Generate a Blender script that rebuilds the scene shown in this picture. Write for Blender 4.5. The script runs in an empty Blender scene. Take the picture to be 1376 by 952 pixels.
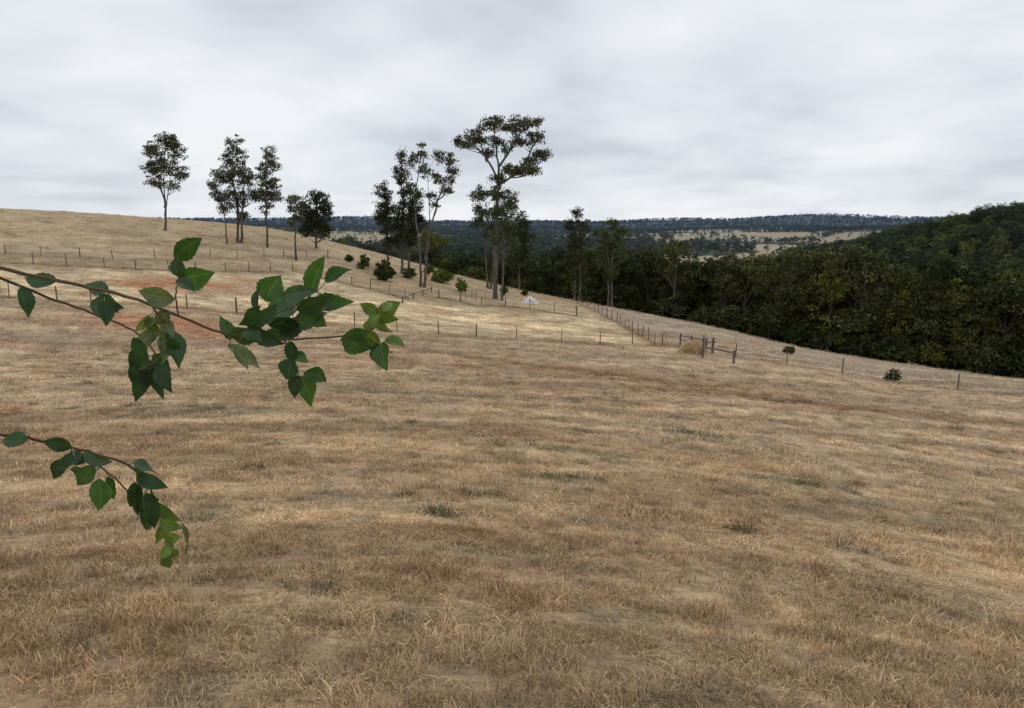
import bpy, math, random
import numpy as np
from mathutils import Vector
random.seed(7); R=np.random.default_rng(11)
scene=bpy.context.scene
scene.view_settings.view_transform='Standard'
scene.view_settings.look='None'
scene.view_settings.exposure=0
F=1005.0; TH=math.atan(176/F); CT,ST=math.cos(TH),math.sin(TH)

def ray(px,py):
    a=(px-688)/F; b=(476-py)/F
    return a, CT+b*ST, -ST+b*CT
def at(px,py,d):
    a,y,z=ray(px,py); return np.array([a/y*d,d,z/y*d])

# ---------------------------------------------------------------- noise
def _h(i,j,s):
    v=np.sin(i*127.1+j*311.7+s*74.7)*43758.5453
    return v-np.floor(v)
def vn(x,y,s=0):
    i=np.floor(x);j=np.floor(y);f=x-i;g=y-j
    f=f*f*(3-2*f);g=g*g*(3-2*g)
    return (_h(i,j,s)*(1-f)+_h(i+1,j,s)*f)*(1-g)+(_h(i,j+1,s)*(1-f)+_h(i+1,j+1,s)*f)*g
def fbm(x,y,s=0,o=4):
    t=0;a=.5
    for k in range(o):
        t=t+a*vn(x*2**k+17*k,y*2**k-9*k,s+k);a*=.5
    return t/(1-.5**o)

# ---------------------------------------------------------------- terrain
def pchip(x,Y,xn):
    x=np.asarray(x,float);Y=np.asarray(Y,float)
    h=np.diff(x);dl=(Y[1:]-Y[:-1])/h[:,None]
    m=np.zeros_like(Y);m[0]=dl[0];m[-1]=dl[-1]
    for k in range(1,len(x)-1):
        a=dl[k-1];b=dl[k];w1=2*h[k]+h[k-1];w2=h[k]+2*h[k-1]
        with np.errstate(divide='ignore',invalid='ignore'):
            v=(w1+w2)/(w1/a+w2/b)
        m[k]=np.where(a*b>0,v,0)
    i=np.clip(np.searchsorted(x,xn)-1,0,len(x)-2)
    t=((np.clip(xn,x[0],x[-1])-x[i])/h[i])[:,None]
    hh=h[i][:,None]
    return (Y[i]*(2*t**3-3*t**2+1)+m[i]*hh*(t**3-2*t**2+t)+Y[i+1]*(-2*t**3+3*t**2)+m[i+1]*hh*(t**3-t**2))
cols=[-150,0,176,350,480,640,780,950,1100,1200,1376,1550]
near={1:-3.45,3:-3.7,5:-3.95,7:-4.25,12:-5.1,20:-6.3,32:-7.8,48:-9.1}
rows={
65:[412,415,420,430,440,450,460,476,496,514,530,545],
85:[375,378,384,394,405,424,436,456,482,499,518,535],
105:[338,342,350,362,376,400,418,444,475,490,512,530],
125:[308,312,320,333,350,383,407,438,472,488,511,530],
150:[276,280,290,305,333,376,412,448,482,498,520,540],
180:[278,282,294,318,357,420,462,480,500,512,530,550],
230:[300,300,310,335,380,430,470,480,485,488,486,484],
300:[310,310,318,340,368,412,432,440,437,424,399,379],
450:[318,318,320,336,353,376,386,390,366,340,305,288],
700:[318,318,318,330,342,352,356,360,353,344,325,312],
1100:[314,314,314,320,328,334,337,338,334,327,320,315],
1700:[308,308,309,313,317,320,322,322,320,316,311,308],
2600:[304,304,305,306,308,311,312,312,309,307,304,303],
3300:[305,305,305,307,308,309,309,309,307,306,305,305],
4600:[298,298,298,298,296,300,300,297,293,295,298,298],
7500:[304]*12}
phis=np.array([math.atan((p-688)/F/ (CT+76/F*ST)) for p in cols])
rr=[];ZZ=[]
for r,z in near.items():
    rr.append(r);ZZ.append([z-0.07*r*math.sin(p) for p in phis])
for r,pys in rows.items():
    l=[]
    for px,py in zip(cols,pys):
        a,y,z=ray(px,py); l.append(z/math.hypot(a,y)*r)
    rr.append(r);ZZ.append(l)
LR=np.linspace(0,math.log(7500),700)
T1=pchip(np.log(rr),np.array(ZZ),LR)
PH=np.linspace(phis[0],phis[-1],500)
T2=pchip(phis,T1.T,PH).T
def hgt(x,y):
    x=np.asarray(x,float);y=np.asarray(y,float)
    r=np.hypot(x,y);p=np.clip(np.arctan2(x,y),PH[0],PH[-1])
    fi=np.clip(np.log(np.maximum(r,1))/LR[1],0,698.999);fj=np.clip((p-PH[0])/(PH[1]-PH[0]),0,498.999)
    i=fi.astype(int);j=fj.astype(int);a=fi-i;b=fj-j
    z=(T2[i,j]*(1-a)+T2[i+1,j]*a)*(1-b)+(T2[i,j+1]*(1-a)+T2[i+1,j+1]*a)*b
    k=np.clip((r-15)/40,0,1)
    z=z+k*(fbm(x/14,y/7,3)-.5)*.35+(fbm(x/2.2,y/1.3,5,3)-.5)*.07*np.clip(r/10,0,1)
    z=z+np.clip((r-600)/1200,0,1)*(fbm(x/480,y/480,8)-.5)*np.minimum(r*.011,46)
    return z
def ground(px,py,rmin=5.5,rmax=170):
    a,y,z=ray(px,py);l=math.hypot(a,y)
    rs=np.exp(np.linspace(math.log(rmin),math.log(rmax),3000))
    X=a/l*rs;Y=y/l*rs;H=hgt(X,Y)
    ok=np.where(H/rs>=z/l)[0]
    k=ok[0] if len(ok) else int(np.argmax(H/rs))
    return np.array([X[k],Y[k],H[k]])

# ---------------------------------------------------------------- mesh builder
class MB:
    def __init__(s): s.v=[];s.q=[];s.m=[];s.c=[];s.n=0;s.uv=[]
    def add(s,v,q,mat=0,col=(1,1,1),uv=None):
        v=np.asarray(v,float).reshape(-1,3);q=np.asarray(q,int).reshape(-1,4)
        s.v.append(v);s.q.append(q+s.n);s.m.append(np.full(len(q),mat))
        c=np.asarray(col,float)
        if c.ndim==1:c=np.tile(c,(len(v),1))
        s.c.append(c);s.n+=len(v)
        s.uv.append(np.zeros((len(v),2)) if uv is None else uv)
    def tube(s,pts,rad,k=6,mat=0,col=(1,1,1),cap=False):
        P=np.asarray(pts,float);n=len(P);rad=np.broadcast_to(np.asarray(rad,float),(n,))
        T=np.gradient(P,axis=0);T/=np.linalg.norm(T,axis=1)[:,None]+1e-9
        ref=np.array([0,0,1.]) if abs(T[0,2])<.8 else np.array([1.,0,0])
        A=np.cross(T,ref);A/=np.linalg.norm(A,axis=1)[:,None]+1e-9;B=np.cross(T,A)
        an=np.arange(k)/k*2*math.pi
        V=P[:,None]+rad[:,None,None]*(np.cos(an)[None,:,None]*A[:,None]+np.sin(an)[None,:,None]*B[:,None])
        q=[]
        for i in range(n-1):
            for j in range(k):
                q.append([i*k+j,i*k+(j+1)%k,(i+1)*k+(j+1)%k,(i+1)*k+j])
        if cap and k==6:
            for o in (0,(n-1)*k): q+= [[o,o+1,o+2,o+3],[o,o+3,o+4,o+5]]
        s.add(V.reshape(-1,3),q,mat,col)
    def box(s,c,sx,sy,sz,rot=0,mat=0,col=(1,1,1),bev=0):
        def ring(f,z):
            b=bev
            p=[(-sx/2*f+b,-sy/2*f),(sx/2*f-b,-sy/2*f),(sx/2*f,-sy/2*f+b),(sx/2*f,sy/2*f-b),(sx/2*f-b,sy/2*f),(-sx/2*f+b,sy/2*f),(-sx/2*f,sy/2*f-b),(-sx/2*f,-sy/2*f+b)]
            return [(x*math.cos(rot)-y*math.sin(rot)+c[0],x*math.sin(rot)+y*math.cos(rot)+c[1],c[2]+z) for x,y in p]
        V=ring(.96,0)+ring(1,.06*sz)+ring(1,.92*sz)+ring(.92,sz)
        q=[[i*8+j,i*8+(j+1)%8,(i+1)*8+(j+1)%8,(i+1)*8+j] for i in range(3) for j in range(8)]
        q+=[[24,25,26,27],[24,27,28,31],[28,29,30,31]]
        s.add(V,q,mat,col)
    def make(s,name,mats,parent=None,smooth=False,link=True,uv=False,origin=None):
        V=np.concatenate(s.v);Q=np.concatenate(s.q)
        if origin is not None: V=V-np.asarray(origin)
        me=bpy.data.meshes.new(name)
        me.vertices.add(len(V));me.vertices.foreach_set('co',V.astype(np.float32).ravel())
        me.loops.add(len(Q)*4);me.loops.foreach_set('vertex_index',Q.astype(np.int32).ravel())
        me.polygons.add(len(Q));me.polygons.foreach_set('loop_start',(np.arange(len(Q))*4).astype(np.int32))
        me.polygons.foreach_set('material_index',np.concatenate(s.m).astype(np.int32))
        me.polygons.foreach_set('use_smooth',np.full(len(Q),smooth))
        C=np.concatenate(s.c);C=np.concatenate([C,np.ones((len(C),1))],1)
        ca=me.color_attributes.new('Col','FLOAT_COLOR','POINT');ca.data.foreach_set('color',C.astype(np.float32).ravel())
        if uv:
            u=me.uv_layers.new(name='UVMap');U=np.concatenate(s.uv)[Q.ravel()]
            u.data.foreach_set('uv',U.astype(np.float32).ravel())
        me.update(calc_edges=True);me.validate()
        for m in mats: me.materials.append(m)
        o=bpy.data.objects.new(name,me)
        if link: scene.collection.objects.link(o)
        if origin is not None:o.location=origin
        if parent: o.parent=parent
        return o

# ---------------------------------------------------------------- materials
class NT:
    def __init__(s,name):
        s.mat=bpy.data.materials.new(name);s.mat.use_nodes=True;s.t=s.mat.node_tree;s.b=s.t.nodes['Principled BSDF']
        s.b.inputs['Specular IOR Level'].default_value=.2
    def n(s,ty,**k):
        o=s.t.nodes.new(ty)
        for a,b in k.items():
            if hasattr(o,a) and a not in('Scale',): setattr(o,a,b)
            else:o.inputs[a].default_value=b
        return o
    def l(s,a,b): s.t.links.new(a,b)
    def mix(s,f,a,b,mode='MIX'):
        m=s.t.nodes.new('ShaderNodeMix');m.data_type='RGBA';m.blend_type=mode
        for i,v in((0,f),(6,a),(7,b)):
            if hasattr(v,'links'): s.l(v,m.inputs[i])
            else: m.inputs[i].default_value=v if i==0 else (*v,1)
        return m.outputs[2]
    def noise(s,vec,scale,detail=4,rough=.55,sc=(1,1,1),rot=0):
        mp=s.t.nodes.new('ShaderNodeMapping');mp.inputs['Scale'].default_value=sc;mp.inputs['Rotation'].default_value=(0,0,rot)
        s.l(vec,mp.inputs[0]);o=s.t.nodes.new('ShaderNodeTexNoise');o.inputs['Scale'].default_value=scale
        o.inputs['Detail'].default_value=detail;o.inputs['Roughness'].default_value=rough
        s.l(mp.outputs[0],o.inputs['Vector']);return o.outputs['Fac']
    def ramp(s,f,stops):
        r=s.t.nodes.new('ShaderNodeValToRGB');e=r.color_ramp.elements
        while len(e)<len(stops):e.new(.5)
        for x,(p,c) in zip(e,stops):x.position=p;x.color=(*c,1) if not isinstance(c,float) else (c,c,c,1)
        s.l(f,r.inputs[0]);return r.outputs[0]
    def pos(s): return s.t.nodes.new('ShaderNodeNewGeometry').outputs['Position']
    def attr(s,a='Col',ty='GEOMETRY'):
        n=s.t.nodes.new('ShaderNodeAttribute');n.attribute_name=a;n.attribute_type=ty;return n.outputs['Color']
    def base(s,o,rough=.9):
        s.l(o,s.b.inputs['Base Color']);s.b.inputs['Roughness'].default_value=rough
    def diffuse(s,o):
        d=s.t.nodes.new('ShaderNodeBsdfDiffuse');s.l(o,d.inputs[0]);s.l(d.outputs[0],s.t.nodes['Material Output'].inputs[0]);s.t.nodes.remove(s.b)
    def bump(s,h,st,dist):
        b=s.t.nodes.new('ShaderNodeBump');b.inputs['Strength'].default_value=st;b.inputs['Distance'].default_value=dist
        s.l(h,b.inputs['Height']);s.l(b.outputs[0],s.b.inputs['Normal'])

g=NT('dry_pasture');P=g.pos();c=g.attr()
n1=g.ramp(g.noise(P,.35,5,.6,(1,2.6,1),.15),[(.3,.78),(.7,1.22)])
n2=g.ramp(g.noise(P,3.0,7,.75,(1,2.0,1),-.1),[(.3,.45),(.5,.97),(.7,1.4)])
c=g.mix(1,c,n1,'MULTIPLY');c=g.mix(1,c,n2,'MULTIPLY')
g.base(c,.95);g.bump(g.noise(P,5,6,.7),.6,.08);M_ground=g.mat
g=NT('dry_grass_blades');P=g.pos();oi=g.n('ShaderNodeObjectInfo')
c=g.ramp(g.noise(P,1.1,6,.7,(.7,1.7,1),.15),[(.3,(.60,.54,.46)),(.45,(.98,.95,.90)),(.6,(1.32,1.34,1.34)),(.8,(1.15,1.02,.82))])
c=g.mix(1,c,g.attr('zcol','INSTANCER'),'MULTIPLY')
c=g.mix(1,c,g.ramp(oi.outputs['Random'],[(0,.58),(.5,1.0),(1,1.4)]),'MULTIPLY')
g.diffuse(g.mix(1,c,g.attr(),'MULTIPLY'));M_grass=g.mat
g=NT('weed_leaf');oi=g.n('ShaderNodeObjectInfo')
g.diffuse(g.ramp(oi.outputs['Random'],[(0,(.13,.10,.055)),(.5,(.11,.125,.06)),(1,(.19,.155,.09))]));M_weed=g.mat
def bark(name,a,b):
    g=NT(name);P=g.pos();g.base(g.ramp(g.noise(P,1.6,5,.6,(3,3,.6)),[(.35,a),(.65,b)]),.9);return g.mat
M_bark=bark('eucalypt_bark',(.055,.045,.038),(.17,.15,.13))
M_post=bark('weathered_post',(.09,.078,.068),(.20,.175,.15))
M_twig=bark('twig_bark',(.07,.045,.025),(.14,.10,.06))
g=NT('wire');g.b.inputs['Base Color'].default_value=(.2,.2,.2,1);g.b.inputs['Metallic'].default_value=.5;M_wire=g.mat
g=NT('limestone');P=g.pos();g.base(g.ramp(g.noise(P,3,5),[(.3,(.74,.73,.70)),(.7,(.88,.87,.85))]),.9);M_lime=g.mat
def foliage(name,far=False):
    g=NT(name);P=g.pos();oi=g.n('ShaderNodeObjectInfo')
    c=g.attr()
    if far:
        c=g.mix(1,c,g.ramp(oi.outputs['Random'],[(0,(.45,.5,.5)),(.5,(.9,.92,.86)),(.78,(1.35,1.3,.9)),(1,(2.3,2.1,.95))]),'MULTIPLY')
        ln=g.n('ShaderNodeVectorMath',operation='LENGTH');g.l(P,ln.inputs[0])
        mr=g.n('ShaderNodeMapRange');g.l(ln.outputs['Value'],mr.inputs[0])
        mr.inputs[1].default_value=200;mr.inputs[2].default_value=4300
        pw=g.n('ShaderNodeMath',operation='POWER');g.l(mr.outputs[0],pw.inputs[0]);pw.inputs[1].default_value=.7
        c=g.mix(pw.outputs[0],c,(.155,.205,.265))  # aerial haze painted into leaf colour, bluer with distance from the origin
    g.diffuse(c);return g.mat
M_fol=foliage('eucalypt_leaves');M_far=foliage('hazed_forest_leaves',True)

# ---------------------------------------------------------------- ground mesh
front=np.linspace(-.78,.78,620);back=np.linspace(.78,2*math.pi-.78,50)[1:-1]
ph=np.concatenate([front,back]);nr=430
rs=np.concatenate([[.3,.7],np.exp(np.linspace(0,math.log(7400),nr))]);nr=len(rs)
PHI,RS=np.meshgrid(ph,rs);X=RS*np.sin(PHI);Y=RS*np.cos(PHI)
Z=hgt(X,Y)
def inpoly(X,Y,poly):
    ins=np.zeros(X.shape,bool);n=len(poly)
    for i in range(n):
        x1,y1=poly[i][:2];x2,y2=poly[(i+1)%n][:2]
        cnd=((y1>Y)!=(y2>Y))&(X<(x2-x1)*(Y-y1)/(y2-y1+1e-9)+x1);ins^=cnd
    return ins
C=np.tile(np.array([.405,.282,.162]),(nr,len(ph),1))
def soft(mask,col,w=1.0):
    m=mask[...,None]*w; C[:]=C*(1-m)+np.array(col)*m
k=np.clip((RS-12)/30,0,1);soft(k,(.475,.345,.215))
k=np.clip((RS-62)/25,0,1);soft(k,(.435,.325,.195))
F1=[(-60,398),(176,408),(300,420),(450,437),(577,449),(690,457),(790,462),(877,464),(945,470)]
F1r=[(988,480),(1050,490),(1120,500),(1200,514),(1376,532)]
F3=[(-60,352),(176,362),(300,366),(400,366),(480,385),(545,402)]
F5=[(590,400),(640,410),(700,414),(775,425)]
F2=[(776,408),(800,418),(830,434),(860,452),(880,464)]
F6=[(-60,340),(176,349),(300,348),(400,346),(470,349)]
BANK=[(440,458),(560,470),(650,482),(740,494),(830,504),(930,519),(1010,532),(1100,543),(1200,553),(1376,570)]
gp=lambda L:[ground(*p) for p in L]
padd=gp(F1)+gp([(880,464),(830,436),(790,424),(700,414),(590,402)])+gp(F3[::-1])
PD=inpoly(X,Y,padd)*1.
soft(PD,(.60,.47,.295))
right=gp([(780,410),(800,420),(850,446),(900,464),(990,478),(1200,512),(1376,532)])+[np.array([150,40]),np.array([150,140]),np.array([30,150])]
soft(inpoly(X,Y,right)*1.,(.39,.305,.215))
a=.22;U=X*math.cos(a)+Y*math.sin(a);V_=-X*math.sin(a)+Y*math.cos(a)
wob=(fbm(X/18,Y/18,41)-.5)*5
st=fbm(U/16,(V_+wob)/1.3,43,3)
C*=(1+(np.clip((st-.5)*4,-1,1)*.24*np.clip(RS/14,0,1)*(RS<140)))[...,None]
a=-.05;U=X*math.cos(a)+Y*math.sin(a);V_=-X*math.sin(a)+Y*math.cos(a)
st=fbm(U/9,(V_+wob*.3)/.6,46,3);C*=(1+(np.clip((st-.5)*4,-1,1)*.16*np.clip(RS/10,0,1)*(RS<90)))[...,None]
a=-.75;U=X*math.cos(a)+Y*math.sin(a);V_=-X*math.sin(a)+Y*math.cos(a)
st=fbm(U/30,(V_+wob*.6)/1.1,47,2);C*=(1+PD*np.clip((st-.5)*5,-1,1)*.18)[...,None]
pt=fbm(X/5,Y/2.2,51,5);soft(np.clip((pt-.54)*6,0,.6)*(RS<130),(.35,.225,.125))
pt=fbm(X/1.3,Y/.8,58,4);soft(np.clip((pt-.61)*8,0,.6)*(RS<60),(.22,.18,.11))
def blob(px,py,ax,ay):
    c=ground(px,py);return np.exp(-((X-c[0])/ax)**2-((Y-c[1])/ay)**2)
nz=fbm(X/2.5,Y/2.5,21);nz2=fbm(X/.9,Y/.6,22)
for b in [(262,381,5,2.8),(205,384,5,2.5),(240,444,6,2.0),(300,446,4,1.5),(215,430,4,2),(340,378,4,1.2)]:
    soft(np.clip(blob(*b)*1.7*nz*1.4,0,1),(.46,.225,.12))
for b in [(760,500,14,1.4),(880,515,14,1.0),(620,480,9,1.0),(1000,535,10,1.3),(500,463,12,1.0),(1100,545,10,1.3),(700,490,14,.8)]:
    soft(np.clip(blob(*b)*nz*1.5,0,1),(.36,.215,.13),.75)
for b in [(960,588,2.2,.9),(1080,650,1.6,.5),(720,603,2.2,.7),(285,548,2.6,.9),(765,643,.9,.35),(640,745,1.2,.3),(450,520,3,.8)]:
    soft(np.clip(blob(*b)*nz2*2.4-.2,0,1),(.20,.19,.11),.65)
def segdist(P):
    d=np.full(X.shape,1e9)
    for (x1,y1),(x2,y2) in zip(P[:-1],P[1:]):
        t=np.clip(((X-x1)*(x2-x1)+(Y-y1)*(y2-y1))/((x2-x1)**2+(y2-y1)**2),0,1)
        d=np.minimum(d,np.hypot(X-x1-t*(x2-x1),Y-y1-t*(y2-y1)))
    return d
for L_,wd,cl in [(F1,.9,.65),(F1r,.8,.65),(F3,1.1,.85),(F5,1.3,1),(F6,1.2,.7),(F2,.7,.6),(BANK,.9,.8)]:
    d=segdist([p[:2] for p in gp(L_)]);soft(np.exp(-(d/wd)**2)*(.4+nz*.9).clip(0,1),(.24,.16,.088),cl)
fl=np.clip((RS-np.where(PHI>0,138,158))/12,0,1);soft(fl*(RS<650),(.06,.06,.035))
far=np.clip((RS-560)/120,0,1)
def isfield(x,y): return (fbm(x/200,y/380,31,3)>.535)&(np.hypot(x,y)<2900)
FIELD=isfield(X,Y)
haze_mix=np.clip((RS-600)/4500,0,1)[...,None]**.7  # weight of aerial haze painted into far field and woodland ground colours
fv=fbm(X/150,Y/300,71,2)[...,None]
fc=(np.array([.39,.31,.19])*(.75+.5*fv))*(1-haze_mix)+np.array([.23,.22,.21])*haze_mix
tc=np.array([.03,.042,.026])*(1-haze_mix)+np.array([.085,.112,.148])*haze_mix
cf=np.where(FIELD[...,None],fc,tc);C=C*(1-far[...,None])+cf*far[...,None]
def zc(x,y):
    i=np.clip(np.searchsorted(rs,np.hypot(x,y)),0,nr-1);j=np.clip(((np.arctan2(x,y)+.78)/1.56*619).round().astype(int),0,619)
    return C[i,j]
mb=MB();n=len(ph)
I,J=np.meshgrid(np.arange(nr-1),np.arange(n),indexing='ij');J2=(J+1)%n
Q=np.stack([I*n+J,I*n+J2,(I+1)*n+J2,(I+1)*n+J],-1).reshape(-1,4)
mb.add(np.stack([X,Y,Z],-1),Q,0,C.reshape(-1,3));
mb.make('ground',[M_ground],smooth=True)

# ---------------------------------------------------------------- trees
def leaves(mb,P,size,asp,tint,mat=1,hang=.6):
    n=len(P);a=R.normal(size=(n,3));a[:,2]-=hang*1.5;a/=np.linalg.norm(a,axis=1)[:,None]
    b=np.cross(a,R.normal(size=(n,3)));b/=np.linalg.norm(b,axis=1)[:,None]
    s=size*R.uniform(.6,1.3,n)[:,None];L=a*s*.5;W=b*s*.5*asp
    V=np.stack([P-L,P+W*1.0,P+L,P-W*1.0],1).reshape(-1,3)
    col=np.repeat(tint*R.uniform(.6,1.45,(n,1)),4,0)
    mb.add(V,np.arange(4*n).reshape(-1,4),mat,col)
def clump(mb,c,rad,nl,size,tint,mat=1,flat=.65):
    d=R.normal(size=(nl,3));d/=np.linalg.norm(d,axis=1)[:,None];d*=R.uniform(0,1,(nl,1))**.45*R.uniform(.75,1.35,(nl,1))
    leaves(mb,c+d*rad*np.array([1,1,flat]),size,.5,tint,mat)
def curve(a,b,sag,n=6):
    t=np.linspace(0,1,n)[:,None];m=(a+b)/2+sag
    return a*(1-t)**2+2*m*t*(1-t)+b*t*t
GREEN=np.array([.085,.092,.047])
def tree(name,base,lobes,stems,tr=.2,tint=(1,1,1),D=None,dens=1.0,leafsize=.31,crad=.8,ex=1.24,nlm=50):
    bpx,bpy=base
    B=ground(bpx,bpy) if D is None else None
    if D is not None:
        p=at(bpx,bpy,D);B=np.array([p[0],p[1],hgt(p[0],p[1])])
    s=B[1]/F
    def W(px,py,dy=0):
        q=at(px,py,B[1]);return np.array([q[0],q[1]+dy,q[2]])
    mb=MB();nodes=[]
    for k,st in enumerate(stems):
        pts=[W(px,py,(i)*R.uniform(-.5,.5)) for i,(px,py) in enumerate(st)]
        if abs(st[0][1]-bpy)<12: pts[0][2]=hgt(pts[0][0],pts[0][1])-.2
        pts=np.array(pts);t=np.linspace(0,1,len(pts));tt=np.linspace(0,1,(len(pts)-1)*5+1)
        pp=pchip(t,pts,tt);pp+=R.normal(size=pp.shape)*.05
        r0=tr if abs(st[0][1]-bpy)<12 else tr*.55
        rad=r0*(1-tt*.8)*np.where(tt<.04,1.35,1)
        mb.tube(pp,rad,7,0);nodes.append(np.c_[pp,rad])
    nodes=np.concatenate(nodes)
    tint=np.array(tint)*GREEN
    for (cx,cy,rx,ry) in lobes:
        c=W(cx,cy);rx*=s*ex;ry*=s*ex;vol=rx*rx*ry
        n=max(5,int(7.5*vol**.75*dens));c[1]+=R.uniform(-.6,.6)*rx
        for k in range(n):
            d=R.normal(size=3);d/=np.linalg.norm(d);d*=R.uniform()**.45
            cr=crad*R.uniform(.4,1.15)
            p=c+d*np.maximum(np.array([rx,rx,ry])-cr*.3,.15)
            clump(mb,p,cr,int(nlm*cr/.75),leafsize,tint*R.uniform(.55,1.5),1,R.uniform(.5,.85))
            if R.uniform()<.45:
                dd=np.linalg.norm((nodes[:,:3]-p)*[1,1,.7],axis=1)+np.where(nodes[:,2]>p[2]-.6,6,0)
                j=int(np.argmin(dd));a=nodes[j,:3]
                L=np.linalg.norm(a-p)
                mb.tube(curve(a,p,np.array([0,0,-.12*L]),5),np.linspace(min(.07,nodes[j,3]*.6),.018,5),4,0)
    return mb.make(name,[M_bark,M_fol],origin=B)
E='eucalyptus_tree'
tree(E,(222,310),[(221,190,14,12),(208,206,12,13),(235,205,11,15),(203,230,12,11),(222,222,14,14),(240,232,10,11),(214,246,11,7),(234,250,8,6)],
 [[(222,310),(222,275),(212,240),(206,208)],[(222,290),(228,255),(233,208)],[(222,280),(221,235),(221,188)]],.2)
tree(E,(320,326),[(317,194,9,12),(307,212,9,10),(326,210,8,11),(316,234,14,15),(331,240,11,15),(305,243,8,11),(320,266,14,13),(337,262,8,12),(322,290,9,9)],
 [[(319,326),(318,280),(315,240),(316,195)],[(324,326),(327,280),(331,225)]],.22)
tree(E,(305,328),[(290,236,7,9),(293,258,9,13),(300,276,9,11),(286,250,6,8)],[[(305,328),(303,295),(293,240)]],.13)
tree(E,(360,333),[(359,204,7,10),(354,225,10,12),(367,222,8,12),(358,248,12,13),(371,250,8,12),(350,262,8,9),(364,268,11,11),(357,281,7,7)],
 [[(360,333),(359,290),(358,245),(359,203)]],.18)
tree(E,(398,350),[(396,268,10,7),(389,281,7,8),(405,277,7,8),(398,292,8,7),(392,300,5,5)],[[(398,350),(397,310),(396,268)]],.18)
tree(E,(425,328),[(428,267,13,10),(412,280,11,13),(437,285,9,14),(425,293,17,14),(413,306,11,10),(434,308,11,9)],
 [[(425,328),(425,295),(427,268)]],.2,(.55,.62,.64),D=128,dens=1.3)
tree(E,(540,352),[(540,213,6,11),(541,236,10,15),(550,262,13,15),(546,290,15,17),(560,285,9,15),(543,318,13,14),(556,315,10,14),(565,300,8,12)],
 [[(540,352),(541,300),(540,215)],[(548,352),(552,300),(555,262)]],.22,(.6,.64,.62),D=118,dens=1.2)
tree(E,(522,350),[(516,258,10,12),(520,280,13,14),(511,290,8,12),(522,305,12,12),(528,325,10,9)],[[(522,350),(521,300),(517,258)]],.2,(.6,.66,.64),D=120,dens=1.2)
tree(E,(568,386),[(568,203,8,12),(556,218,8,15),(573,228,9,12),(590,212,8,9),(603,214,8,11),(607,236,9,13),(589,240,9,10),(600,258,9,8),(549,246,7,10),(562,260,7,8),(580,262,5,6),(586,275,5,6)],
 [[(566,386),(565,340),(557,275),(566,205)],[(570,386),(575,330),(588,270),(605,225)],[(571,350),(577,300),(574,230)]],.21,(1,1.03,.92),dens=1.05,ex=1.18)
tree(E,(665,402),[(640,184,16,10),(626,192,13,7),(662,167,18,10),(704,165,20,9),(722,184,13,8),(727,208,14,9),(702,192,14,8),(694,228,19,9),(655,206,11,6),(714,228,13,7),(616,188,7,6),(664,190,12,7),(688,174,14,8),(672,240,12,6),(712,218,12,7),(680,200,9,5)],
 [[(665,402),(667,340),(668,270),(671,248),(668,210),(663,172)],[(671,252),(655,215),(636,195),(620,188)],[(670,250),(695,232),(727,208)],[(669,225),(690,195),(706,168)],[(655,218),(648,200),(642,184)],[(700,228),(712,205),(722,186)]],.33,(.95,.98,.93),dens=1.15,ex=1.15)
tree(E,(655,388),[(643,262,11,11),(664,260,13,9),(684,266,10,11),(650,286,13,13),(676,288,14,13),(642,300,8,9),(660,308,12,11),(684,304,8,11)],
 [[(655,388),(652,330),(645,268)],[(659,388),(664,330),(664,265)]],.18,(.95,1.08,.85),dens=1.05)
tree(E,(674,404),[(672,264,10,9),(686,276,9,11),(665,284,10,9),(680,305,10,12),(668,318,9,9),(686,325,8,10)],[[(674,404),(678,330),(683,270)]],.16,(.9,1,.9),dens=1.0)
tree(E,(697,388),[(700,297,12,11),(692,315,13,12),(708,320,10,14),(700,338,14,12),(692,352,9,9),(709,350,8,9)],[[(697,388),(698,340),(700,300)]],.2,(.8,.93,.75))
tree(E,(775,403),[(775,287,9,8),(768,303,9,11),(784,302,8,11),(775,325,14,14),(767,350,9,12),(786,350,9,12),(777,372,9,9)],
 [[(772,403),(773,350),(775,290)],[(778,403),(780,350),(784,305)]],.2,(.6,.64,.6))
tree(E,(819,412),[(822,302,11,7),(808,314,9,9),(836,314,10,10),(820,328,16,12),(810,348,11,12),(833,343,11,12),(820,368,10,10)],
 [[(817,412),(818,360),(812,315)],[(822,412),(822,350),(834,315)]],.2,(1.0,1.12,.78))
def shrub(base,w,h,tint,dens=3.5,D=None,name='shrub',leafsize=.26):
    x,y=base;return tree(name,base,[(x,y-h*.5,w*.45,h*.45),(x-w*.2,y-h*.3,w*.3,h*.3),(x+w*.2,y-h*.35,w*.3,h*.3)],[[(x,y),(x,y-h*.4),(x,y-h*.8)]],.07,tint,D,dens,leafsize,.42,1.05,100)
shrub((489,362),17,23,(.8,1.05,.6));shrub((517,377),28,28,(.6,.78,.45),4)
shrub((620,393),14,22,(1.2,1.7,.6));shrub((594,380),30,20,(1.4,1.7,.8));shrub((677,398),9,16,(.6,.8,.4))
shrub((1060,476),13,12,(.8,.75,.55));shrub((1198,512),15,16,(.8,.85,.6));shrub((640,374),22,18,(1.2,1.3,.8))
shrub((550,374),20,16,(.9,1.1,.7));shrub((606,372),22,24,(.55,.65,.45));shrub((576,370),16,16,(1.2,1.4,.7))
shrub((470,352),12,12,(.7,.85,.5));shrub((705,398),8,11,(.7,.9,.4))

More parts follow.
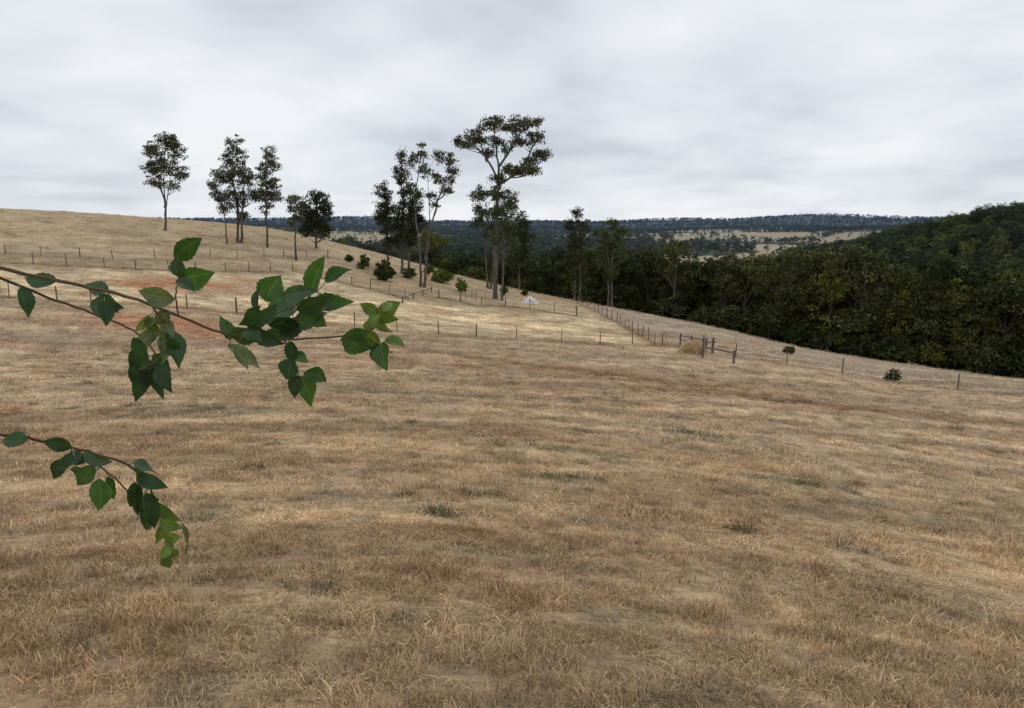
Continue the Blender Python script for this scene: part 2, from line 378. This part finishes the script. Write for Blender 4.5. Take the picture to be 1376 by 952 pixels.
# ---------------------------------------------------------------- instancer
def instancer(name,P,rot,scl,protos,zcol=None):
    col=bpy.data.collections.new(name+'_parts')
    for o in protos: col.objects.link(o)
    me=bpy.data.meshes.new(name);me.vertices.add(len(P));me.vertices.foreach_set('co',np.asarray(P,np.float32).ravel())
    a=me.attributes.new('rot','FLOAT_VECTOR','POINT');a.data.foreach_set('vector',np.asarray(rot,np.float32).ravel())
    a=me.attributes.new('scl','FLOAT_VECTOR','POINT');a.data.foreach_set('vector',np.asarray(scl,np.float32).ravel())
    a=me.attributes.new('idx','INT','POINT');a.data.foreach_set('value',R.integers(0,len(protos),len(P)).astype(np.int32))
    if zcol is not None:
        a=me.attributes.new('zcol','FLOAT_VECTOR','POINT');a.data.foreach_set('vector',np.asarray(zcol,np.float32).ravel())
    o=bpy.data.objects.new(name,me);scene.collection.objects.link(o)
    ng=bpy.data.node_groups.new(name,'GeometryNodeTree')
    ng.interface.new_socket('Geometry',in_out='INPUT',socket_type='NodeSocketGeometry')
    ng.interface.new_socket('Geometry',in_out='OUTPUT',socket_type='NodeSocketGeometry')
    N=ng.nodes;gi=N.new('NodeGroupInput');go=N.new('NodeGroupOutput')
    m2p=N.new('GeometryNodeMeshToPoints');iop=N.new('GeometryNodeInstanceOnPoints');ci=N.new('GeometryNodeCollectionInfo')
    ci.inputs['Collection'].default_value=col;ci.inputs['Separate Children'].default_value=True;ci.inputs['Reset Children'].default_value=True
    iop.inputs['Pick Instance'].default_value=True
    def na(n,t):
        k=N.new('GeometryNodeInputNamedAttribute');k.data_type=t;k.inputs['Name'].default_value=n
        return [s for s in k.outputs if s.enabled and s.name=='Attribute'][0]
    L=ng.links.new
    L(gi.outputs[0],m2p.inputs[0]);L(m2p.outputs[0],iop.inputs['Points']);L(ci.outputs[0],iop.inputs['Instance'])
    L(na('rot','FLOAT_VECTOR'),iop.inputs['Rotation']);L(na('scl','FLOAT_VECTOR'),iop.inputs['Scale']);L(na('idx','INT'),iop.inputs['Instance Index'])
    L(iop.outputs[0],go.inputs[0])
    md=o.modifiers.new('scatter','NODES');md.node_group=ng
    return o
def proto(name,H,W,ncl,nl,size,h0,cr,lean=0):
    mb=MB();mb.tube([(0,0,-3),(.2,.1,H*.35),(-.1,.3,H*.85)],[.22,.18,.06],5,0)
    subs=[(R.normal()*W*.5,R.normal()*W*.5,R.uniform(.45,.92)) for _ in range(5)]
    for k in range(ncl):
        if k%3==0:
            h=R.uniform(h0,1);wd=W*max(math.sin(math.pi*min(max((h-h0+.06)/(1.1-h0),0),1)),.12)**.7
            an=R.uniform(0,6.28);rd=wd*R.uniform()**.4;p=np.array([rd*math.cos(an),rd*math.sin(an),H*h])
        else:
            sx_,sy_,sh=subs[k//2%5];d=R.normal(size=3);d/=np.linalg.norm(d)
            p=np.array([sx_,sy_,H*sh])+d*np.array([W*.5,W*.5,H*.13])*R.uniform(.3,1)
        clump(mb,p,R.uniform(cr*.6,cr*1.3),nl,size,GREEN*R.uniform(.4,1.3)*np.array([.95,1,.9]))
        if k%7==0: mb.tube([(0,0,p[2]*.6),p],[.08,.03],4,0)
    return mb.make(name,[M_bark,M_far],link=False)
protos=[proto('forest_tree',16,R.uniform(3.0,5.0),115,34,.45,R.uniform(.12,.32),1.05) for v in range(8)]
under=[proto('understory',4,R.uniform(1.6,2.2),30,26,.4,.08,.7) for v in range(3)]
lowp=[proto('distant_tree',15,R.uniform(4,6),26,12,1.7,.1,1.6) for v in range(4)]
def phipx(px): return math.atan((px-688)/F/.99)
def scatter(lst,n,r0,r1,p0,p1,s0,s1,cond=None):
    r=np.sqrt(R.uniform(r0*r0,r1*r1,n));p=R.uniform(phipx(p0),phipx(p1),n)
    x=r*np.sin(p);y=r*np.cos(p)
    k=np.ones(n,bool) if cond is None else cond(x,y)
    x,y=x[k],y[k];z=hgt(x,y)-.3
    s=R.uniform(s0,s1,len(x));w=s*R.uniform(.85,1.35,len(x));lst.append(np.c_[x,y,z,w,w,s])
def fin(name,lst,pr):
    A=np.concatenate(lst);n=len(A)
    instancer(name,A[:,:3],np.c_[R.normal(0,.04,n),R.normal(0,.04,n),R.uniform(0,6.28,n)],A[:,3:],pr)
def rb(px): return np.interp(px,[560,640,780,950,1100,1200,1376],[168,160,150,139,132,130,128])
A_=[];U_=[]
for p0 in range(580,1560,40):
    r0=rb(p0);hi=np.interp(p0,[600,800,1000,1100],[.8,.85,.95,1.05])
    scatter(A_,int(24 if p0>720 else 14),r0,r0+38,p0,p0+40,.5*hi,1.08*hi)
    scatter(A_,36,r0+38,300,p0,p0+40,.6*hi,1.05*hi)
    scatter(U_,34,r0-3,r0+25,p0,p0+40,.6,1.3)
scatter(A_,1700,300,520,760,1560,.55,.95)
scatter(A_,700,300,560,380,900,.45,.8,lambda x,y:fbm(x/90,y/90,55,3)>.5)
scatter(A_,90,200,300,430,580,.35,.6)
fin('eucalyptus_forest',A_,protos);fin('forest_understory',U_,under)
L_=[];nf=lambda x,y:~isfield(x,y)
scatter(L_,500,520,800,1080,1560,.6,1.0);scatter(L_,4600,600,1500,-60,1500,.5,.85,nf);scatter(L_,330,600,1500,-60,1500,.4,.7)
scatter(L_,6500,1500,3300,-60,1500,.7,1.0,nf);scatter(L_,600,1500,2700,-60,1500,.5,.8);scatter(L_,6500,3300,5000,-60,1500,.8,1.3)
for k in range(26):
    r0=R.uniform(700,2300);p0=R.uniform(phipx(420),phipx(1180));x0,y0=r0*math.sin(p0),r0*math.cos(p0);an=R.choice([.1,1.35])+R.normal()*.15;Ln=R.uniform(150,500)
    t=R.uniform(0,Ln,int(Ln/9));x=x0+t*math.cos(an)+R.normal(0,5,len(t));y=y0+t*math.sin(an)+R.normal(0,5,len(t));s=R.uniform(.45,.85,len(t))
    k2=np.hypot(x,y)>620;L_.append(np.c_[x,y,hgt(x,y)-.3,s,s,s][k2])
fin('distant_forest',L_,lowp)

# ---------------------------------------------------------------- grass
tufts=[]
for v in range(8):
    mb=MB()
    for k in range(30):
        a=R.uniform(0,6.28);rd=.17*R.uniform()**.5;b=np.array([rd*math.cos(a),rd*math.sin(a),-.01])
        L=R.uniform(.04,.13)*(1.6 if R.uniform()<.14 else 1);ln=R.uniform(.15,1.45);d=R.uniform(0,6.28)
        dv=np.array([math.cos(d)*math.sin(ln),math.sin(d)*math.sin(ln),math.cos(ln)])
        m=b+dv*L*.55;t=m+(dv+np.array([math.cos(d)*.4,math.sin(d)*.4,-.35]))*L*.5;t[2]=max(t[2],.005)
        w=R.uniform(.002,.0045);s=np.array([-math.sin(d),math.cos(d),0])*w
        cc=np.ones(3)*R.uniform(.5,1.45)
        mb.add([b-s,b+s,m+s*.9,m-s*.9,t+s*.3,t-s*.3],[[0,1,2,3],[3,2,4,5]],0,cc)
    tufts.append(mb.make('grass_tuft',[M_grass],link=False))
GP=[];GS=[]
def addg(dens,r0,r1,sx,sz):
    n=int(dens*.5*1.36*(r1*r1-r0*r0));r=np.sqrt(R.uniform(r0*r0,r1*r1,n));p=R.uniform(-.68,.68,n)
    x=r*np.sin(p);y=r*np.cos(p)
    k=fbm(x/.9,y/.5,77,3)+R.uniform(-.25,.25,n)>.36;x,y=x[k],y[k]
    hgtf=.42+1.9*fbm(x/1.2,y/.7,66,4)**1.9*R.uniform(.6,1.8,len(x))
    GP.append(np.c_[x,y,hgt(x,y)]);w=sx*R.uniform(.8,1.3,len(x));GS.append(np.c_[w,w,sz*hgtf])
addg(85,4.5,12,.95,1);addg(36,12,24,1.2,1);addg(12,24,48,1.8,1.15);addg(3.5,48,90,2.6,1.2);addg(.8,90,150,3.5,1.2)
for L2,dn,wx in ((F1,6,.33),(F1r,6,.33),(F3,6,.33),(F5,7,.4),(F2,5,.3),(BANK,12,.7)):
    Pq=np.array(gp(L2))[:,:2];sg=np.linalg.norm(np.diff(Pq,axis=0),axis=1);cu=np.r_[0,np.cumsum(sg)];n=int(cu[-1]*dn)
    t=R.uniform(0,cu[-1],n);x=np.interp(t,cu,Pq[:,0])+R.normal(0,wx,n);y=np.interp(t,cu,Pq[:,1])+R.normal(0,wx,n)
    GP.append(np.c_[x,y,hgt(x,y)]);w=R.uniform(1.5,2.5,n);GS.append(np.c_[w,w,R.uniform(1.4,4.0,n)*(fbm(x/3,y/3,91)**1.5+.15)*(1 if wx<.5 else .85)])
GP=np.concatenate(GP);GS=np.concatenate(GS)
instancer('dry_grass',GP,np.c_[R.normal(0,.1,len(GP)),R.normal(0,.1,len(GP)),R.uniform(0,6.28,len(GP))],GS,tufts,zc(GP[:,0],GP[:,1])*1.13)
wt=[]
for v in range(3):
    mb=MB()
    for k in range(60):
        a=R.uniform(0,6.28);ln=R.uniform(.3,1.4);L=R.uniform(.04,.12)
        b=np.array([R.normal()*.09,R.normal()*.09,0]);dv=np.array([math.cos(a)*math.sin(ln),math.sin(a)*math.sin(ln),math.cos(ln)])
        s=np.array([-math.sin(a),math.cos(a),0])*.005;mb.add([b-s*.3,b+s*.3,b+dv*L*.6+s,b+dv*L*.6-s,b+dv*L+s*.2,b+dv*L-s*.2],[[0,1,2,3],[3,2,4,5]])
    wt.append(mb.make('weed_tuft',[M_weed],link=False))
W=[]
for (px,py,n,sp) in [(765,643,16,.35),(598,692,10,.14),(995,713,10,.14),(642,665,5,.2),(400,790,6,.2),(1080,650,18,.5),(650,742,10,.3),(960,588,14,.7),(285,548,16,.8),(340,630,6,.3),(555,835,5,.15),(720,603,16,.8),(1055,540,14,.5),(545,568,5,.2),(870,690,6,.2),(1150,740,7,.2)]:
    c=ground(px,py)
    for k in range(n): W.append((c[0]+R.normal()*sp*1.6,c[1]+R.normal()*sp*.6))
for k in range(170):
    r=6+50*R.uniform()**.8;p=R.uniform(-.66,.66);W.append((r*math.sin(p),r*math.cos(p)))
W=np.array(W);W3=np.c_[W,hgt(W[:,0],W[:,1])];s=R.uniform(.4,1.25,len(W))*(1+np.hypot(W[:,0],W[:,1])/60)
instancer('weeds',W3,np.c_[np.zeros(len(W)),np.zeros(len(W)),R.uniform(0,6.28,len(W))],np.c_[s,s,s],wt)

# ---------------------------------------------------------------- fences
def fence(name,pl,sp,h=1.25,pr=.05,wires=4):
    P=np.array(gp(pl))[:,:2];seg=np.linalg.norm(np.diff(P,axis=0),axis=1);cum=np.r_[0,np.cumsum(seg)]
    n=max(2,int(cum[-1]/sp)+1);t=np.linspace(0,cum[-1],n);mb=MB();tops=[]
    t[1:-1]+=R.normal(0,sp*.08,n-2)
    for k in range(n):
        x=np.interp(t[k],cum,P[:,0]);y=np.interp(t[k],cum,P[:,1]);z=float(hgt(x,y))
        hh=h*R.uniform(.85,1.12);tl=R.normal(0,.05,2);r=pr*R.uniform(.75,1.25)*(1.5 if k%6==0 else 1)
        mb.tube([(x,y,z-.3),(x+tl[0]*.5,y+tl[1]*.5,z+hh*.5),(x+tl[0],y+tl[1],z+hh)],[r*1.1,r,r*.9],6,0,cap=True)
        tops.append((x,y,z))
    for w in range(wires):
        f=(w+.6)/wires*h*.9
        mb.tube([(x,y-pr-.03,z+f) for x,y,z in tops],.007,4,1)
    return mb.make(name,[M_post,M_wire],origin=tops[0])
fence('wire_fence',F1,3.3,pr=.048);fence('wire_fence',F1r,4,pr=.045);fence('wire_fence',F3,3.3,pr=.055)
fence('wire_fence',F5,3.0,pr=.065);fence('wire_fence',F2,3.2,pr=.045);fence('wire_fence',F6,4,pr=.05)
def rails(name,a,b,posts,h,nr_,pr=.09,rr_=.06):
    A=ground(*a);B=ground(*b);mb=MB();L=[]
    for t in posts:
        x,y=(A*(1-t)+B*t)[:2];z=float(hgt(x,y));mb.tube([(x,y,z-.3),(x,y,z+h*.6),(x+.02,y,z+h*R.uniform(1.,1.15))],[pr*1.05,pr,pr*.95],6,0,cap=True);L.append((x,y,z))
    for k in range(nr_):
        f=h*(1-.42*k)-.1;mb.tube([(x,y-pr-rr_*.8,z+f+R.normal()*.02) for x,y,z in L],rr_,6,0,cap=True)
    return mb.make(name,[M_post],origin=L[0])
rails('timber_rail_fence',(541,408),(580,393),[0,.33,.66,1],.7,1)
rails('timber_rail_fence',(944,481),(987,489),[0,.97],1.0,1,.1,.07)
A=ground(958,479)
mb=MB()
for dx,hh in((-.1,1.35),(.5,1.4)):
    x,y=A[0]+dx,A[1]+2;z=float(hgt(x,y));mb.tube([(x,y,z-.3),(x,y,z+.7),(x+.02,y,z+hh)],[.12,.11,.1],6,0,cap=True)
mb.tube([(A[0]-.3,A[1]+1.84,z+1.0),(A[0]+.8,A[1]+1.84,z+1.02)],.05,6,0,cap=True)
mb.make('strainer_posts',[M_post],origin=A)
rails('timber_rail_fence',(914,464),(944,470),[0,.5,1],1.0,2,.08,.05)
g=NT('straw');P=g.pos();g.base(g.ramp(g.noise(P,3,4),[(.3,(.50,.36,.18)),(.7,(.74,.58,.34))]),.9);M_straw=g.mat
B=ground(931,475);mb=MB();n=3200
d=R.normal(size=(n,3));d/=np.linalg.norm(d,axis=1)[:,None];d[:,2]=abs(d[:,2]);p=B+d*R.uniform(.5,1,(n,1))*np.array([1.25,.9,1.1])
leaves(mb,p,.32,.14,np.ones(3),0,-.6);mb.make('straw_heap',[M_straw],origin=B)
mb=MB();B0=None
for px in (618,626,634,640,652):
    b=ground(px,405+R.uniform(-3,3));B0=b if B0 is None else B0
    mb.tube([b-[0,0,.2],b+[0,0,.6],b+[.02,0,1.2]],.035,6,0,cap=True)
mb.make('tree_stakes',[M_post],origin=B0)
B=ground(712,409);mb=MB()
for (dx,dy,dz,sx,sy,sz,ro) in [(-.75,0,0,.8,.5,.42,.1),(.05,.1,0,.7,.55,.40,-.15),(.8,0,0,.75,.5,.40,.2),(-.4,.1,.43,.7,.45,.34,-.1),(.4,.1,.43,.75,.45,.33,.15),(-.15,.6,0,.9,.5,.4,0),(0,.3,.78,.6,.4,.25,.3),(.2,.65,.45,.7,.4,.3,.05),(-1.2,.3,0,.45,.4,.25,.5)]:
    mb.box(B+[dx,dy,dz],sx,sy,sz,ro,0,bev=.05)
mb.make('limestone_block_pile',[M_lime],origin=B)

# ---------------------------------------------------------------- foreground tree
g=NT('broad_leaf')
uv=g.n('ShaderNodeUVMap');sx=g.n('ShaderNodeSeparateXYZ');g.l(uv.outputs[0],sx.inputs[0])
def mth(op,a,b=None):
    m=g.n('ShaderNodeMath',operation=op)
    for i,v in((0,a),(1,b)):
        if v is None: continue
        if hasattr(v,'links'): g.l(v,m.inputs[i])
        else:m.inputs[i].default_value=v
    return m.outputs[0]
u=mth('ABSOLUTE',mth('SUBTRACT',sx.outputs[0],.5));vv=sx.outputs[1]
ph_=mth('SUBTRACT',mth('MULTIPLY',vv,9.),mth('MULTIPLY',u,7.))
vein=mth('LESS_THAN',mth('ABSOLUTE',mth('SUBTRACT',mth('FRACT',ph_),.5)),.05)
mid=mth('LESS_THAN',u,.022);vm=mth('MAXIMUM',mid,mth('MULTIPLY',vein,.45))
c=g.mix(1,g.attr(),g.ramp(g.noise(g.pos(),40,4),[(.3,.72),(.7,1.25)]),'MULTIPLY')
c=g.mix(vm,c,g.mix(1,c,(2.3,1.8,1.7),'MULTIPLY'))
g.base(c,.42);g.b.inputs['Specular IOR Level'].default_value=.45
g.bump(mth('SUBTRACT',1.0,vm),.35,.002)
tr=g.n('ShaderNodeBsdfTranslucent');g.l(g.mix(1,c,(1.6,1.55,.55),'MULTIPLY'),tr.inputs[0]);ms=g.n('ShaderNodeMixShader');ms.inputs[0].default_value=.32
out=g.t.nodes['Material Output'];g.l(g.b.outputs[0],ms.inputs[1]);g.l(tr.outputs[0],ms.inputs[2]);g.l(ms.outputs[0],out.inputs[0])
M_leaf=g.mat
D0=1.8
LM=MB();TM=MB();branch_pts=[]
def dlin(px): return D0+ (px-300)*.0006
def branch(L,r0,r1,off=0):
    P=np.array([at(px,py,dlin(px)+off) for px,py in L]);t=np.linspace(0,1,len(P));tt=np.linspace(0,1,len(P)*5)
    pp=pchip(t,P,tt);pp+=R.normal(size=pp.shape)*.001;TM.tube(pp,np.linspace(r0,r1,len(tt)),6,0);branch_pts.append(pp)
DG=np.array([.022,.058,.017]);YG=np.array([.10,.165,.035]);BG=np.array([.048,.09,.047]);MG=np.array([.038,.095,.022]);PG=np.array([.13,.175,.08])
def leaf(bx,by,tx,ty,w,col=None,tilt=None,pet=True):
    off=R.uniform(-.05,.05);B=at(bx,by,dlin(bx)+off);T=at(tx,ty,dlin(bx)+off+R.uniform(-.035,.035))
    ax=T-B;L=np.linalg.norm(ax);ax/=L;wd=w*D0/F
    view=-B/np.linalg.norm(B);nrm=view-ax*view.dot(ax);nrm/=np.linalg.norm(nrm)
    an=R.uniform(-.8,.8) if tilt is None else tilt
    sd=np.cross(ax,nrm);n2=nrm*math.cos(an)+sd*math.sin(an);s2=np.cross(ax,n2);wd=wd/max(.65,math.cos(an))
    nu,nv=8,16;V=[];UV=[];fold=R.uniform(.15,.6);curl=R.uniform(-.08,.28);rp=R.uniform(0,6)
    tw=R.uniform(-.5,.5);bend=R.uniform(-.1,.1)
    for j in range(nv+1):
        t=j/nv
        hw=wd*.5*1.22*(math.sin(math.pi*t**.85)**.8)*(1.12-.38*t)*(1-t**6*.5) if 0<t<1 else 0
        hw*=1+.06*math.sin(j*2.6+rp)
        if j==nv: hw=.0002
        for i in range(nu+1):
            s=(i/nu-.5)*2
            ca,sa=math.cos(tw*t),math.sin(tw*t);S=s2*ca+n2*sa;Nn=n2*ca-s2*sa
            back=.05*L*abs(s)*(1-t)**3
            p=B+ax*(t*L-back)+S*(s*hw+bend*L*math.sin(math.pi*t))+Nn*(abs(s)*hw*fold-curl*L*t*t+.022*L*math.sin(t*10+rp)*s*s*math.copysign(1,s))
            V.append(p);UV.append((i/nu,t))
    q=[[j*(nu+1)+i,j*(nu+1)+i+1,(j+1)*(nu+1)+i+1,(j+1)*(nu+1)+i] for j in range(nv) for i in range(nu)]
    if col is None: col=[DG,MG,DG,BG][R.integers(4)]
    LM.add(V,q,0,np.array(col)*R.uniform(.7,1.35),np.array(UV))
    if pet:
        A=np.concatenate(branch_pts);d=np.linalg.norm(A-B,axis=1);k=int(np.argmin(d))
        if d[k]<.16: TM.tube(curve(A[k],B,np.array([0,0,-.004]),6),np.linspace(.0016,.001,6),5,1)
branch([(-230,300),(-60,345),(80,378),(176,400),(240,425),(300,447),(380,457),(450,453),(480,452),(505,440)],.005,.0018)
branch([(240,425),(236,400),(240,370),(238,345)],.0022,.0013)
branch([(342,452),(360,430),(395,412),(425,392)],.0022,.0013)
branch([(380,457),(394,470),(398,490),(403,508)],.0022,.0012)
branch([(480,452),(505,432),(518,415)],.002,.001);branch([(480,452),(505,462),(518,480)],.002,.001)
branch([(-100,330),(40,390),(120,420),(180,445),(205,470),(215,500)],.0038,.0015,.08)
branch([(205,412),(222,440),(228,470)],.0025,.0012)
branch([(-230,560),(-60,575),(80,598),(176,628),(200,655),(215,690),(226,730),(229,755)],.0042,.0013,.04)
branch([(100,603),(150,640),(180,670),(200,700)],.0025,.0013,.04)
for a in [(236,347,272,321,22,MG),(243,374,288,368,25,MG),(237,348,246,378,16,DG),(240,376,262,390,14,DG),(233,402,183,391,22,PG),
(357,403,378,370,33,MG),(418,392,438,343,22,MG),(438,378,471,361,17,MG),(380,399,428,390,18,BG),(424,403,476,405,22,MG),(400,415,448,399,24,DG),
(362,430,419,408,36,BG),(396,434,444,422,26,BG),(402,440,352,438,24,DG),(362,424,321,436,22,DG),(345,418,347,383,9,DG),(309,456,295,424,16,MG),
(344,446,302,452,22,DG),(335,438,384,464,18,DG),(308,466,355,496,16,PG*.7),(316,470,334,498,12,PG),(375,445,350,460,16,MG),(410,425,440,440,18,MG),
(505,425,541,408,20,YG),(510,424,484,408,16,YG),(508,426,536,430,16,YG),(462,452,501,472,28,MG),(490,445,517,477,24,YG*.8),(514,462,520,499,22,MG),
(518,458,546,466,15,YG*.8),(492,445,456,458,16,MG),(500,430,490,445,14,YG),(515,418,528,404,12,YG),(505,462,508,490,16,DG),(505,432,525,448,12,YG),(498,440,512,422,12,YG),
(392,460,391,490,15,DG),(397,474,414,487,13,MG),(393,484,384,511,22,DG),(409,502,441,513,20,MG),(402,506,392,536,18,DG),(405,507,418,547,23,MG),
(372,452,412,440,16,DG),(330,430,352,412,14,DG),(445,398,420,418,15,DG),(350,432,372,408,16,DG),(330,446,352,458,14,DG),
(226,418,205,438,16,PG),(200,425,182,450,12,PG),(222,430,235,452,14,PG*.8),(228,445,243,492,20,DG),(230,445,212,470,16,PG*.7),(205,440,178,470,15,PG*.7),(215,455,222,488,14,PG),
(210,490,192,506,16,DG),(214,492,213,536,20,DG),(216,490,230,526,18,DG),(198,480,180,520,22,DG),(190,500,182,540,16,DG),(206,478,232,500,15,MG),(232,455,240,475,14,DG),(180,455,200,490,14,DG),(186,470,176,500,18,DG),
(204,446,186,462,9,PG),(212,448,196,470,8,PG),(220,462,236,478,10,MG),(222,440,208,452,8,PG),(184,500,204,520,18,DG),(176,492,190,530,18,DG),(196,432,214,446,10,YG),(210,428,190,440,9,PG),
(185,640,228,657,18,DG),(180,622,210,632,14,DG),(182,625,196,650,16,MG),(180,650,176,685,16,DG),(188,655,184,700,16,DG),(196,665,212,712,20,DG),(205,680,240,700,16,YG*.7),(190,668,202,700,16,DG),
(206,690,192,714,16,MG),(216,700,246,712,14,YG*.8),(218,705,212,735,14,YG*.9),(222,715,240,735,13,YG*.8),(226,735,215,752,12,YG),(228,745,227,768,13,YG*.8),(228,738,242,750,10,YG),(244,705,254,748,6,PG*.7),(224,722,232,745,10,YG)]:
    leaf(*a)
for k in range(60):
    bp=branch_pts[[0,0,6,8,9][R.integers(5)]]
    q=bp[R.integers(0,len(bp))]
    f=q[1]*CT-q[2]*ST;px=688+F*q[0]/f;py=476-F*(q[1]*ST+q[2]*CT)/f
    if px>165: continue
    a=R.uniform(-.4,3.5);L=R.uniform(28,48);st=R.uniform(5,22)
    bx=px+math.cos(a)*st;by=py+math.sin(a)*st
    if bx+math.cos(a)*L>178: continue
    leaf(bx,by,bx+math.cos(a)*L,by+math.sin(a)*L,L*R.uniform(.36,.55))
emp=bpy.data.objects.new('mulberry_tree',None);scene.collection.objects.link(emp)
tp=at(-230,560,dlin(-230)+.04);zg=float(hgt(tp[0],tp[1]))
t1=at(-230,300,dlin(-230))
TM.tube([(tp[0],tp[1],zg-.2),(tp[0]-.03,tp[1]+.02,zg+1.2),(tp[0],tp[1],tp[2]),(t1[0],t1[1],t1[2]),(t1[0]-.05,t1[1]+.05,t1[2]+.8)],[.05,.04,.028,.018,.008],10,0)
g=NT('petiole');g.b.inputs['Base Color'].default_value=(.13,.17,.05,1);M_pet=g.mat
TM.make('branches',[M_twig,M_pet],parent=emp,smooth=True)
LM.make('leaves',[M_leaf],parent=emp,smooth=True,uv=True)

# ---------------------------------------------------------------- sky, sun, camera
w=bpy.data.worlds.new('World');scene.world=w;w.use_nodes=True;t=w.node_tree;N=t.nodes;L=t.links.new
bg=N['Background'];tc=N.new('ShaderNodeTexCoord');sp=N.new('ShaderNodeSeparateXYZ');L(tc.outputs['Generated'],sp.inputs[0])
def m(op,a,b):
    q=N.new('ShaderNodeMath');q.operation=op
    for i,v in((0,a),(1,b)):
        if hasattr(v,'links'):L(v,q.inputs[i])
        else:q.inputs[i].default_value=v
    return q.outputs[0]
zz=m('ADD',m('MAXIMUM',sp.outputs[2],0.0),.20)
cb=N.new('ShaderNodeCombineXYZ');L(m('DIVIDE',sp.outputs[0],zz),cb.inputs[0]);L(m('DIVIDE',sp.outputs[1],zz),cb.inputs[1])
def nz_(sc,det,off,dis=0):
    n=N.new('ShaderNodeTexNoise');n.inputs['Scale'].default_value=sc;n.inputs['Detail'].default_value=det;n.inputs['Roughness'].default_value=.5;n.inputs['Distortion'].default_value=dis
    mp=N.new('ShaderNodeMapping');mp.inputs['Location'].default_value=off;L(cb.outputs[0],mp.inputs[0]);L(mp.outputs[0],n.inputs[0]);return n.outputs[0]
mixv=m('ADD',m('MULTIPLY',nz_(.8,3,(3,1,0),.3),.6),m('MULTIPLY',nz_(2.2,8,(0,5,2),.3),.4))
rp=N.new('ShaderNodeValToRGB');e=rp.color_ramp.elements;e.new(.5)
for x,(p,c) in zip(e,[(.35,(.58,.625,.70)),(.48,(.76,.80,.855)),(.61,(.90,.92,.95))]):x.position=p;x.color=(*c,1)
L(mixv,rp.inputs[0])
sky=N.new('ShaderNodeTexSky');sky.sky_type='NISHITA';sky.sun_disc=False;sky.sun_elevation=math.radians(55);sky.sun_rotation=math.radians(30)
sk=N.new('ShaderNodeMix');sk.data_type='RGBA';sk.blend_type='MULTIPLY';sk.inputs[0].default_value=1;L(sky.outputs[0],sk.inputs[6]);sk.inputs[7].default_value=(.08,.08,.08,1)
mx=N.new('ShaderNodeMix');mx.data_type='RGBA';mx.inputs[0].default_value=.95;L(sk.outputs[2],mx.inputs[6]);L(rp.outputs[0],mx.inputs[7])
L(mx.outputs[2],bg.inputs[0]);bg.inputs[1].default_value=1.0
sd=bpy.data.lights.new('sun','SUN');sd.energy=.6;sd.angle=math.radians(15);sd.color=(1,.96,.9)
so=bpy.data.objects.new('sun',sd);scene.collection.objects.link(so)
el,az=math.radians(55),math.radians(30)
dr=Vector((math.sin(az)*math.cos(el),math.cos(az)*math.cos(el),math.sin(el)));so.rotation_euler=dr.to_track_quat('Z','Y').to_euler()
cd=bpy.data.cameras.new('camera');co=bpy.data.objects.new('camera',cd);scene.collection.objects.link(co)
cd.sensor_width=36;cd.lens=F/1376*36;cd.clip_end=20000;cd.clip_start=.05
co.location=(0,0,0);co.rotation_euler=(math.pi/2-TH,0,0);scene.camera=co
